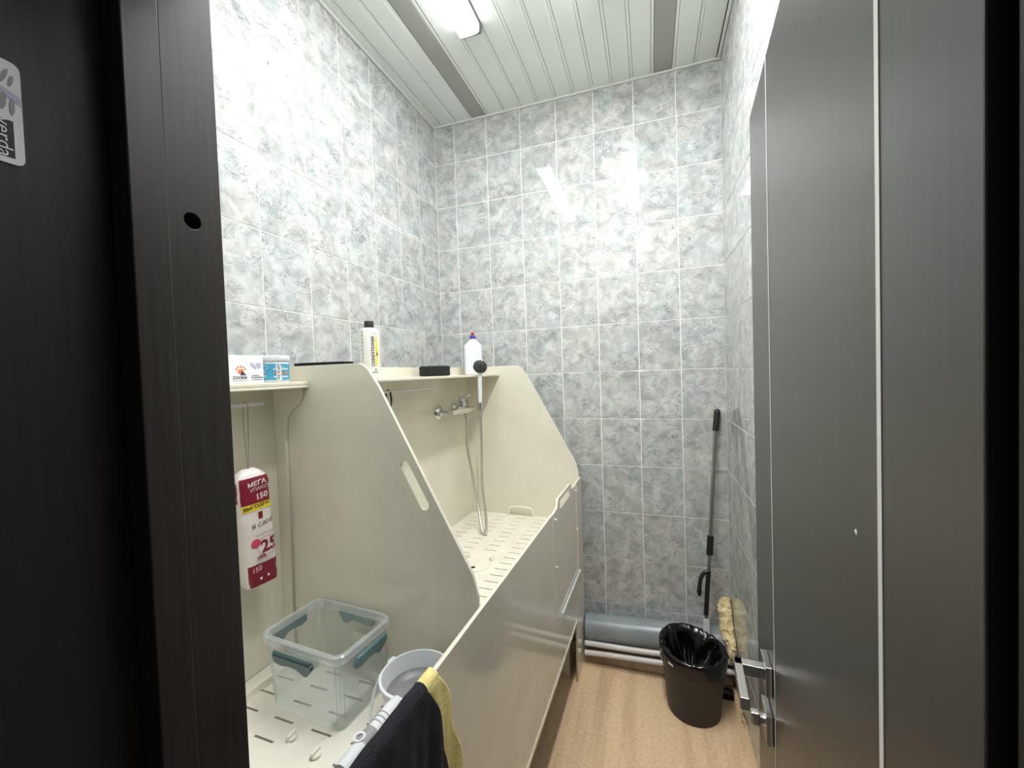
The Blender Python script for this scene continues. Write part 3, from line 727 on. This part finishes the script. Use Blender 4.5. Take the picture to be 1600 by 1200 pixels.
jr = thing('cream_jar', 'white lidded jar with a sky-blue label on the near shelf', 'jar', T(-0.552, -1.334, SZ), -TA)
RJ = 0.0385
lathe('jar_body', [(0.036, 0), (0.0375, 0.002), (0.038, 0.006), (0.038, 0.052), (0.036, 0.055)], M_WHITE, jr, 40)
lathe('lid', [(0.0395, 0.0545), (0.0402, 0.056), (0.0402, 0.0675), (0.039, 0.0695), (0.034, 0.070)], M_WHITE, jr, 40)
ja = atan2(-2.24+1.42, 1.189-0.28)+TA
jc = lambda off: cyl(RJ, ja, off)
patch('blue_label', rect(-0.056, 0.006, 0.056, 0.0475), jc(0.0001), M_BLUE, jr, 0.003)
for (u0_, u1_, v0, m_) in ((0.0005, 0.040, 0.032, M_WHITE), (0.002, 0.040, 0.022, M_ORANGE), (0.001, 0.040, 0.012, M_WHITE), (-0.048, -0.018, 0.020, M_ORANGE), (-0.048, -0.016, 0.0145, M_WHITE)):
    patch('label_stripe', rect(u0_, v0, u1_, v0+0.0042), jc(0.0004), m_, jr, 0.003)
text('label_text', 'Clean', 0.010, lambda x, y: jc(0.0005)(0.004+x, 0.0405+y), M_WHITE, jr, align='LEFT')
dogp = [(-0.036, 0.045), (-0.034, 0.038), (-0.030, 0.037), (-0.029, 0.043), (-0.024, 0.046), (-0.018, 0.042), (-0.011, 0.040), (-0.012, 0.036), (-0.018, 0.034), (-0.022, 0.033), (-0.020, 0.028), (-0.019, 0.024)]
tube('dog_outline', [jc(0.0006)(u, v) for u, v in dogp], 0.0007, M_WHITE, jr, 6)
patch('price_sticker', [(0.0085, 0.0055), (0.0205, 0.0055), (0.0185, 0.0455), (0.0070, 0.0455)], jc(0.0007), M_PAPER, jr, 0.003)
bm = bmesh.new(); rnd = random.Random(3)
for i in range(22):
    v0 = 0.008+i*0.00165; s = rnd.uniform(0.003, 0.0075); u0_ = 0.0090+rnd.uniform(0, 0.002); f = jc(0.0009)
    if i in (7, 8, 14): continue
    bm.faces.new([bm.verts.new(f(a, b)) for a, b in ((u0_, v0), (u0_+s, v0), (u0_+s, v0+0.0009), (u0_, v0+0.0009))])
tag(finish('sticker_print', bm, M_INK, jr), kind='stuff')

# ------------------------------------------------------------------ cotton pad pack on its string
pk = thing('cotton_pad_pack', 'crimson and white pack of cotton pads hanging from the rail', 'pack', T(-0.580, -1.381, 0.990), -TA)
pk.rotation_euler = (radians(3.2), radians(0.0), -TA)
PA, PB = 0.040, 0.024                              # half sizes of the oval tube
H0, H1 = 0.0, 0.300
rotp = radians(-12)                                 # its broad face turns towards the doorway
PR = 0.016
def girth(u, off):
    """point on a rounded rectangle by arc length from the middle of the broad face"""
    a, b, r = PA, PB, PR
    fa, fb, q = a-r, b-r, pi*r/2; tot = 4*(fa+fb)+4*q
    sgn = 1 if u >= 0 else -1; d = min(abs(u), tot/2)
    if d <= fa: x, y, nx, ny = d, -b, 0, -1
    elif d <= fa+q: t = (d-fa)/r; x, y, nx, ny = fa+r*sin(t), -fb-r*cos(t), sin(t), -cos(t)
    elif d <= fa+q+2*fb: x, y, nx, ny = a, -fb+(d-fa-q), 1, 0
    elif d <= fa+2*q+2*fb: t = (d-fa-q-2*fb)/r; x, y, nx, ny = fa+r*cos(t), fb+r*sin(t), cos(t), sin(t)
    else: x, y, nx, ny = fa-(d-fa-2*q-2*fb), b, 0, 1
    return sgn*(x+nx*off), y+ny*off
G = 4*(PA-PR+PB-PR)+2*pi*PR
def pk_pt(u, v, off=0.0):
    x, y = girth(u, off)
    kx = ky = 1.0
    if v > 0.268:
        t = min(1, (v-0.268)/0.034); kx = 1-0.72*t**2.2; ky = 1-0.80*t**1.6
    if v < 0.012: kx = ky = 0.93+0.07*(v/0.012)
    wob = 1+0.022*sin(v*95+u*40)+0.012*sin(v*210+u*90)
    x *= kx*wob; y *= ky*wob
    a = rotp + pi/2
    return (x*cos(a)-y*sin(a), x*sin(a)+y*cos(a), v)
def pk_band(name, v0, v1, u0_, u1_, m_, off, nu=28, nv=8, cap=False):
    bm = bmesh.new(); g_ = []
    full = (u1_-u0_) > 0.15
    for j in range(nv+1):
        v = v0+(v1-v0)*j/nv
        g_.append([bm.verts.new(pk_pt(u0_+(u1_-u0_)*i/nu, v, off)) for i in range(nu if full else nu+1)])
    n_ = len(g_[0])
    for j in range(nv):
        for i in range(n_ if full else n_-1):
            bm.faces.new((g_[j][i], g_[j][(i+1) % n_], g_[j+1][(i+1) % n_], g_[j+1][i]))
    if cap: bm.faces.new(g_[0][::-1]); bm.faces.new(g_[-1])
    return finish(name, bm, m_, pk, smooth=True)
pk_band('bag', H0, H1, -G/2, G/2, M_BAGW, 0.0, 48, 30, True)
pk_band('crimson_bottom', 0.002, 0.058, -0.034, 0.044, M_CRIM, 0.0006, 30, 8)
pk_band('crimson_top', 0.214, 0.280, -0.034, 0.044, M_CRIM, 0.0006, 30, 10)
pk_band('crimson_side', 0.222, 0.272, -0.072, -0.040, M_CRIM, 0.0006, 10, 8)
pk_band('yellow_strip', 0.196, 0.214, -0.034, 0.044, M_YPRINT, 0.0009, 30, 3)
pp = lambda off: (lambda u, v: pk_pt(u, v, off))
def ptext(s, size, u, v, m_, align='LEFT', sl=0.10, bold=0.0):
    text('print', s, size, lambda x, y: pk_pt(u+x, v+y+x*sl, 0.0014), m_, pk, align=align, bold=bold)
ptext('МЕГА', 0.016, -0.016, 0.2615, M_BAGW, bold=0.0004); ptext('УПАКОВКА', 0.0125, -0.012, 0.2475, M_BAGW); ptext('150', 0.020, 0.000, 0.228, M_BAGW, bold=0.0005)
ptext('ВЫГОДНО', 0.0125, -0.031, 0.2035, M_INK, bold=0.0003)
ptext('Я САМАЯ', 0.0155, -0.016, 0.1545, M_INK)
ptext('ватные диски', 0.0085, -0.009, 0.130, M_GREYM)
patch('emblem', rect(0.003, 0.172, 0.013, 0.190), pp(0.0012), M_CRIM, pk, 0.003)
patch('pink_blot', ellipse(-0.010, 0.112, 0.012, 0.011), pp(0.0012), M_PINK, pk, 0.003)
ptext('25', 0.042, 0.001, 0.096, M_CRIM, bold=0.0012)
tube('circle_line', [pk_pt(0.017+0.024*cos(a), 0.098+0.024*sin(a), 0.0012) for a in [2*pi*i/28 for i in range(29)]], 0.0004, M_PINK, pk, 5)
ptext('100%', 0.0095, -0.011, 0.0735, M_CRIM, bold=0.0004); ptext('хлопок', 0.0075, -0.011, 0.0675, M_CRIM)
for k in range(2): patch('small_print', [(-0.011, 0.0595-0.005*k), (0.026, 0.0632-0.005*k), (0.026, 0.0642-0.005*k), (-0.011, 0.0605-0.005*k)], pp(0.0012), M_GREYM, pk, 0.003)
ptext('150', 0.0165, -0.026, 0.044, M_BAGW)
for cu_ in (-0.006, 0.012): patch('icon', ellipse(cu_, 0.020+cu_*0.1, 0.003, 0.0035), pp(0.0012), M_BAGW, pk, 0.003)
tube('string', [(0.0, 0.0, 0.298), (-0.0015, 0.002, 0.40), (-0.002, 0.006, 0.4635), (0.005, 0.0075, 0.470), (0.0105, 0.010, 0.4635), (0.005, 0.009, 0.40), (0.001, 0.001, 0.298)], 0.0011, M_CORD, pk, 6)
# dark strap on the far rail
sb = tube('strap', [T(-0.570, -0.815, 1.4495), T(-0.567, -0.813, 1.42), T(-0.570, -0.815, 1.395), T(-0.590, -0.815, 1.42), T(-0.591, -0.815, 1.452), T(-0.580, -0.815, 1.459), T(-0.570, -0.815, 1.4495)], 0.0035, mat('dark_plum_strap', lin(44, 30, 44), 0.6), None, 8)
tag(sb, 'dark plum strap looped over the rail under the shelf', 'strap')

# ------------------------------------------------------------------ clear storage box
def rrect(hx, hy, r, seg=5):
    pts = []
    for cx_, cy_, a0 in ((hx-r, hy-r, 0), (-hx+r, hy-r, pi/2), (-hx+r, -hy+r, pi), (hx-r, -hy+r, 3*pi/2)):
        for s in range(seg+1):
            a = a0+pi/2*s/seg; pts.append((cx_+r*cos(a), cy_+r*sin(a)))
    return pts
def loft(bm, rings_):
    R_ = [[bm.verts.new((x, y, z)) for x, y in pts] for pts, z in rings_]
    for a, b in zip(R_, R_[1:]):
        n = len(a)
        for i in range(n): bm.faces.new((a[i], a[(i+1) % n], b[(i+1) % n], b[i]))
    return R_
BOXR = radians(-3.5)
bx = thing('storage_box', 'clear plastic storage box with teal clip handles on the slotted tray', 'box', T(-0.377, -1.3635, TZ+0.0005), -TA+BOXR)
HX0, HY0, HX1, HY1, BH = 0.113, 0.074, 0.123, 0.083, 0.166
bm = bmesh.new()
R_ = loft(bm, [(rrect(HX0, HY0, 0.018), 0.0), (rrect(HX1, HY1, 0.022), BH), (rrect(HX1-0.002, HY1-0.002, 0.020), BH), (rrect(HX0-0.002, HY0-0.002, 0.016), 0.002)])
bm.faces.new(R_[0][::-1]); bm.faces.new(R_[-1])
finish('box_body', bm, M_CLEAR, bx, autosmooth=50)
bm = bmesh.new()
R_ = loft(bm, [(rrect(HX1-0.001, HY1-0.001, 0.021), BH-0.007), (rrect(HX1+0.007, HY1+0.006, 0.026), BH-0.006), (rrect(HX1+0.008, HY1+0.007, 0.027), BH+0.010), (rrect(HX1+0.004, HY1+0.0035, 0.025), BH+0.013), (rrect(HX1-0.003, HY1-0.003, 0.020), BH+0.012), (rrect(HX1-0.003, HY1-0.003, 0.020), BH-0.007)])
n = len(R_[0])
for i in range(n): bm.faces.new((R_[-1][i], R_[-1][(i+1) % n], R_[0][(i+1) % n], R_[0][i]))
finish('rim', bm, M_CLEARR, bx, autosmooth=40)
for sx_, sy_ in ((1, 1), (-1, 1), (1, -1), (-1, -1)):
    for k in range(3):
        a = pi/4*(0.4+0.6*k)
        p0 = (sx_*(HX0-0.018+0.017*cos(a)), sy_*(HY0-0.018+0.017*sin(a)), 0.003); p1 = (sx_*(HX1-0.022+0.0205*cos(a)), sy_*(HY1-0.022+0.0205*sin(a)), BH-0.01)
        cylinder_between('corner_rib', p0, p1, 0.0011, M_CLEARR, bx, 6)
def clip(nm, mtx, half, m_):
    pts = [(-half, 0), (half, 0), (half*0.98, -0.012), (half*0.72, -0.030), (half*0.55, -0.032), (half*0.2, -0.020), (-half*0.2, -0.019), (-half*0.6, -0.024), (-half*0.96, -0.020)]
    o = plate(nm, round_poly(pts, 0.004, 4), [], 0.010, lambda u, v, w_: mtx @ Vector((u, w_, v)), m_, bx, bev=0.001)
    bm = bmesh.new()
    add_tube(bm, [mtx @ Vector((-half*0.95, 0.0, 0.003)), mtx @ Vector((half*0.95, 0.0, 0.003))], 0.004, 8)
    finish('hinge_pin', bm, m_, o)
tl = 0.18
clip('clip_handle', Matrix.Translation((-0.005, -HY1-0.0145, BH-0.013)) @ Matrix.Rotation(tl, 4, 'X'), 0.062, M_TEAL2)
clip('clip_handle', Matrix.Translation((0.0, HY1+0.0125, BH-0.013)) @ Matrix.Rotation(pi, 4, 'Z') @ Matrix.Rotation(0.0, 4, 'X'), 0.060, M_TEAL)
clip('clip_handle', Matrix.Translation((HX1+0.0155, 0.0, BH-0.013)) @ Matrix.Rotation(pi/2, 4, 'Z') @ Matrix.Rotation(0.3, 4, 'X'), 0.050, M_TEAL)
clip('clip_handle', Matrix.Translation((-HX1-0.0145, 0.0, BH-0.013)) @ Matrix.Rotation(-pi/2, 4, 'Z') @ Matrix.Rotation(tl, 4, 'X'), 0.050, M_TEAL)
box('pale_rectangle', (0.000, HY0+0.0045, 0.030), (0.085, HY0+0.0052, 0.115), mat('pale_beige', lin(214, 211, 198), 0.6), bx)  # flat pale beige rectangle at the back side of the box

# ------------------------------------------------------------------ folding scoop
scp = thing('folding_scoop', 'white scoop with a grey silicone bottom and ringed handle behind the black towel', 'scoop', T(-0.116, -1.378, TZ+0.0005), -TA)
Rb = 0.079
lathe('scoop_wall', [(0.058, 0.010), (0.066, 0.07), (Rb-0.004, 0.112), (Rb, 0.118), (Rb, 0.125), (Rb-0.006, 0.126), (Rb-0.009, 0.112), (0.0635, 0.080), (0.056, 0.012)], M_WHITE, scp, 44, closed=True)
lathe('silicone_bottom', [(0.050, 0), (0.056, 0.004), (0.0565, 0.012), (0.0575, 0.072), (0.0655, 0.090), (0.063, 0.091), (0.056, 0.083), (0.050, 0.082), (0.047, 0.079), (0.030, 0.078)], M_GREYS, scp, 44)
tube('lug', [(-Rb*0.90, 0.028, 0.117), (-Rb*1.03, 0.030, 0.119), (-Rb*1.05, 0.018, 0.119), (-Rb*0.98, 0.010, 0.117)], 0.006, M_WHITE, scp, 10)
tube('bail', spline([(-Rb*1.0, -0.022, 0.116), (-Rb*1.08, -0.036, 0.085), (-Rb*1.02, -0.056, 0.052), (-Rb*0.75, -0.075, 0.030), (-Rb*0.3, -0.084, 0.025)], 6), 0.0030, M_WHITE, scp, 8)
hdl = tube('scoop_handle', [(0.004, -0.072, 0.117), (0.004, -0.10, 0.117), (0.005, -0.16, 0.117), (0.006, -0.235, 0.117)], [0.012, 0.0155, 0.0155, 0.0165], M_WHITE, scp, 20)
for k in range(3):
    yy = -0.118-0.0105*k
    lathe('grip_ring', [(0.0157, -0.0014), (0.0164, 0), (0.0157, 0.0014)], M_GREYM, hdl, 24, mtx=Matrix.Translation((0.004, yy, 0.117)) @ Matrix.Rotation(pi/2, 4, 'X'), closed=True)
lathe('grip_band', [(0.0160, -0.017), (0.0164, -0.016), (0.0164, 0.016), (0.0160, 0.017)], M_GREYM, hdl, 24, mtx=Matrix.Translation((0.0045, -0.170, 0.117)) @ Matrix.Rotation(pi/2, 4, 'X'), closed=True)
eye = [(0.0045+0.012*cos(a), -0.185+0.015*sin(a), 0.1335) for a in [2*pi*i/20 for i in range(20)]]
bm = bmesh.new(); add_lathe(bm, [(0.0068, 0), (0.0068, 0.004), (0.011, 0.004), (0.011, 0)], 20, center=(0.0, -0.181, 0.1305), closed=True)
finish('hanging_eye', bm, M_WHITE, hdl, autosmooth=40)

# ------------------------------------------------------------------ black towel over the front panel
tw = thing('towel', 'black terry towel with a yellow ribbed border hanging over the bath edge', 'towel', T(0, -1.6, 0.952), -TA)
NU, NV = 46, 60
prof_t = []           # (lx, z, length) over the edge: inside -> outside
pth = [(-0.020, -0.16), (-0.020, -0.04), (-0.019, -0.006), (-0.013, 0.008), (-0.005, 0.012), (0.004, 0.009), (0.009, -0.002), (0.0105, -0.04), (0.012, -0.25), (0.014, -0.42)]
P3 = spline([(a, 0, b) for a, b in pth], 12)
def towel_pt(s, t):
    """s 0..1 from the right edge towards the wall side, t 0..1 along the drape"""
    f = t*(len(P3)-1); i = min(int(f), len(P3)-2); p = P3[i].lerp(P3[i+1], f-i)
    drop = max(0.0, -p.z) if p.x > 0 else 0.0
    right = 0.110 + 0.063*(1-math.exp(-drop/0.085)) + 0.006*sin(drop*38)*min(1, drop*12)
    left = -0.115
    y = right+(left-right)*s
    fold = 0.0
    if p.x > 0: fold = min(1, drop*9)*(0.004+0.004*sin(y*62+1.0+drop*9)+0.003*sin(y*140+drop*21))
    nz = noise.noise(Vector((y*40, p.z*40, p.x*40)))*0.0016
    return Vector((p.x+fold+nz+0.002, y, p.z+(0.003*noise.noise(Vector((y*25, 3, 0))) if -0.02 < p.x < 0.009 else 0)))
def towel_strip(name, s0, s1, nu, m_, off=0.0, th=0.004):
    bm = bmesh.new(); g_ = [[bm.verts.new(towel_pt(s0+(s1-s0)*i/nu, j/90)) for i in range(nu+1)] for j in range(91)]
    for j in range(90):
        for i in range(nu): bm.faces.new((g_[j][i], g_[j][i+1], g_[j+1][i+1], g_[j+1][i]))
    o = finish(name, bm, m_, tw, smooth=True)
    sm = o.modifiers.new('thickness', 'SOLIDIFY'); sm.thickness = th; sm.offset = 0.0
    return o
towel_strip('terry_cloth', 0.175, 1.0, 60, M_TOWEL, th=0.0055)
bw = towel_strip('yellow_border', 0.0, 0.18, 12, M_YELLOW, th=0.003)

# ------------------------------------------------------------------ pipes along the back wall
pz = lambda x: 0.148+0.05*(x-0.85)
dp = thing('drain_pipe', 'grey plastic drain pipe running along the foot of the back wall', 'pipe', (0.85, -0.078, 0), 0)
cylinder_between('pipe_run', (-0.012, 0, pz(0.838)), (0.684, 0, pz(1.534)), 0.068, M_PIPE, dp, 40)
cylinder_between('pipe_socket', (0.0, 0, pz(0.85)), (0.03, 0, pz(0.88)), 0.0712, M_PIPE, dp, 40)
patch('label_frame', [(0.04, 0), (0.09, 0), (0.09, 0.002), (0.04, 0.002)], lambda u, v: (u, -0.0690, pz(0.85+u)+0.02+v), M_GREYM, dp, 0.1)
wpz = lambda x, k: (0.106 if k else 0.066)+0.05*(x-0.85)
for k, lb in ((1, 'upper white water pipe running below the grey drain pipe'), (0, 'lower white water pipe running just above the floor')):
    yk = -0.155 if k else -0.166
    o = tube('water_pipe', [(x, yk+0.004*sin(x*9+k), wpz(x, k)+0.002*sin(x*7+k*2)) for x in [0.838+0.08*i for i in range(9)]]+[(1.534, yk, wpz(1.534, k))], 0.0125, M_WPIPE, None, 16)
    tag(o, lb, 'pipe', 'water pipes')

# ------------------------------------------------------------------ expanding foam in the corner
bm = bmesh.new()
fp = spline([(1.519, -0.020, 0.372), (1.514, -0.030, 0.345), (1.509, -0.055, 0.318), (1.510, -0.075, 0.285), (1.513, -0.105, 0.255), (1.514, -0.150, 0.225), (1.516, -0.185, 0.195), (1.520, -0.195, 0.165)], 9)
rad = []
for i in range(len(fp)):
    t = i/(len(fp)-1); rad.append(0.009+0.023*sin(pi*min(1, t*1.05+0.02))**0.5*(1.15-0.35*t))
add_tube(bm, fp, rad, 18)
bmesh.ops.subdivide_edges(bm, edges=bm.edges[:], cuts=1, use_grid_fill=True)
for v in bm.verts:
    d = noise.noise_vector(v.co*34)*0.013+noise.noise_vector(v.co*95)*0.005
    v.co += d; v.co.x = min(v.co.x, 1.5325); v.co.y = min(v.co.y, -0.004)
fo = finish('expanding_foam', bm, M_FOAM, None, smooth=True)
tag(fo, 'lumpy yellow expanding foam round the pipe hole in the tiled corner', 'foam')
bm = bmesh.new()
for i in range(26):
    t = i/25; p = Vector((1.526-0.003*random.random(), -0.200-0.15*t*random.uniform(.8, 1.1), 0.16*(1-t)**1.2+0.012))
    bmesh.ops.create_icosphere(bm, subdivisions=1, radius=random.uniform(0.004, 0.009), matrix=Matrix.Translation(p) @ Matrix.Diagonal((0.6, 1.2, 1.3, 1)))
tag(finish('plaster_crumbs', bm, M_FOAM), 'crumbly plaster and foam bits down the foot of the right wall', 'rubble', kind='stuff')

# ------------------------------------------------------------------ floor squeegee leaning in the corner
sq = thing('floor_squeegee', 'long-handled floor squeegee with a black grip leaning in the tiled corner', 'squeegee', (1.39, -0.175, 0), 0)
def Q(x, y, z): return (x-1.39, y+0.175, z)
tube('grip', [Q(1.4815, -0.031, 1.195), Q(1.4925, -0.0205, 1.285), Q(1.4932, -0.0202, 1.295), Q(1.4936, -0.020, 1.301)], [0.0145, 0.0145, 0.0125, 0.006], M_BLACK, sq, 16)
tube('upper_pole', [Q(1.4425, -0.094, 0.69), Q(1.4815, -0.031, 1.197)], 0.0095, M_STEEL, sq, 16)
tube('joint_sleeve', [Q(1.4360, -0.1045, 0.612), Q(1.4430, -0.0935, 0.700)], 0.0150, M_BLACK, sq, 16)
tube('lower_pole', [Q(1.395, -0.170, 0.085), Q(1.4362, -0.1045, 0.615)], 0.0085, M_STEEL, sq, 16)
tube('pole_clip', [Q(1.4085, -0.164, 0.35), Q(1.4270, -0.132, 0.545)], 0.0105, M_BLACK, sq, 12)
tube('hook', spline([Q(1.426, -0.135, 0.545), Q(1.405, -0.140, 0.535), Q(1.390, -0.145, 0.505), Q(1.384, -0.150, 0.465), Q(1.383, -0.152, 0.432)], 6), [0.009]*18+[0.009, 0.010, 0.011, 0.011, 0.010, 0.008, 0.006], M_BLACK, sq, 12)
box('paper_tag', (0.004, -0.012, 0.235), (0.030, -0.0105, 0.345), M_PAPER, sq)
bm = bmesh.new(); add_tube(bm, [Q(1.395, -0.188, 0.03), Q(1.395, -0.178, 0.10)], 0.014, 14)
add_box(bm, Q(1.27, -0.212, 0.012), Q(1.515, -0.180, 0.036), 0.008, 3)
finish('squeegee_head', bm, M_BLACK, sq, autosmooth=50)
bm = bmesh.new()
for k in range(3): add_box(bm, Q(1.275, -0.2145+0.0105*k, 0.0), Q(1.512, -0.2105+0.0105*k, 0.0125))
finish('rubber_blade', bm, M_BLACKM, sq)

# ------------------------------------------------------------------ waste bin
wbn = thing('waste_bin', 'black plastic waste bin with a crumpled black liner on the tan floor', 'bin', (1.337, -0.302, 0), 0)
lathe('bin_body', [(0.104, 0), (0.108, 0.004), (0.131, 0.254), (0.134, 0.258), (0.134, 0.266), (0.130, 0.268), (0.127, 0.258), (0.104, 0.010)], M_BIN, wbn, 56)
bm = bmesh.new(); n = 120
lp = [(0.1335, 0.210, 0.4), (0.1365, 0.230, 0.7), (0.1385, 0.252, 0.6), (0.1390, 0.270, 0.8), (0.1345, 0.280, 1.0), (0.1270, 0.277, 1.5), (0.120, 0.262, 2.6), (0.113, 0.243, 3.4), (0.105, 0.222, 4.0), (0.096, 0.200, 4.4), (0.085, 0.178, 4.6), (0.072, 0.158, 4.6), (0.056, 0.142, 4.2), (0.036, 0.130, 3.5), (0.015, 0.124, 2.0)]
rings = []
for k, (r, z, amp) in enumerate(lp):
    ring = []
    for i in range(n):
        a = 2*pi*i/n; d = Vector((cos(a), sin(a), 0))
        q1 = 1-2.6*abs(noise.noise(Vector((cos(a)*2.6+3, sin(a)*2.6, z*7)))); q2 = 1-2.6*abs(noise.noise(Vector((cos(a)*6, sin(a)*6, z*16+5))))
        zz = z+amp*(0.0026*q1+0.0016*q2)+(0.012*max(0, sin(a-0.9))+0.010*max(0, sin(a+2.2-pi)) if 2 <= k <= 5 else 0)
        rr_ = r-amp*(0.0034*q1+0.0026*q2)*(1 if k > 4 else -0.35)
        if k <= 3: rr_ = max(rr_, 0.1345 if z > 0.24 else 0.1335)
        ring.append(bm.verts.new((d.x*rr_, d.y*rr_, zz-(0.012*noise.noise(Vector((cos(a)*3, sin(a)*3, 7))) if k == 0 else 0))))
    rings.append(ring)
for a_, b_ in zip(rings, rings[1:]):
    for i in range(n): bm.faces.new((a_[i], a_[(i+1) % n], b_[(i+1) % n], b_[i]))
bm.faces.new(rings[-1])
finish('bin_liner', bm, M_LINER, wbn, smooth=True)
ba = atan2(-0.08, -0.075)
bm = bmesh.new(); vs_ = [bm.verts.new((0.1415*cos(ba+u), 0.1415*sin(ba+u), 0.244+v)) for u, v in ((-0.08, 0.002), (0.10, 0), (0.10, 0.010), (-0.08, 0.012))]; bm.faces.new(vs_)
finish('white_tag', bm, M_PAPER, wbn)
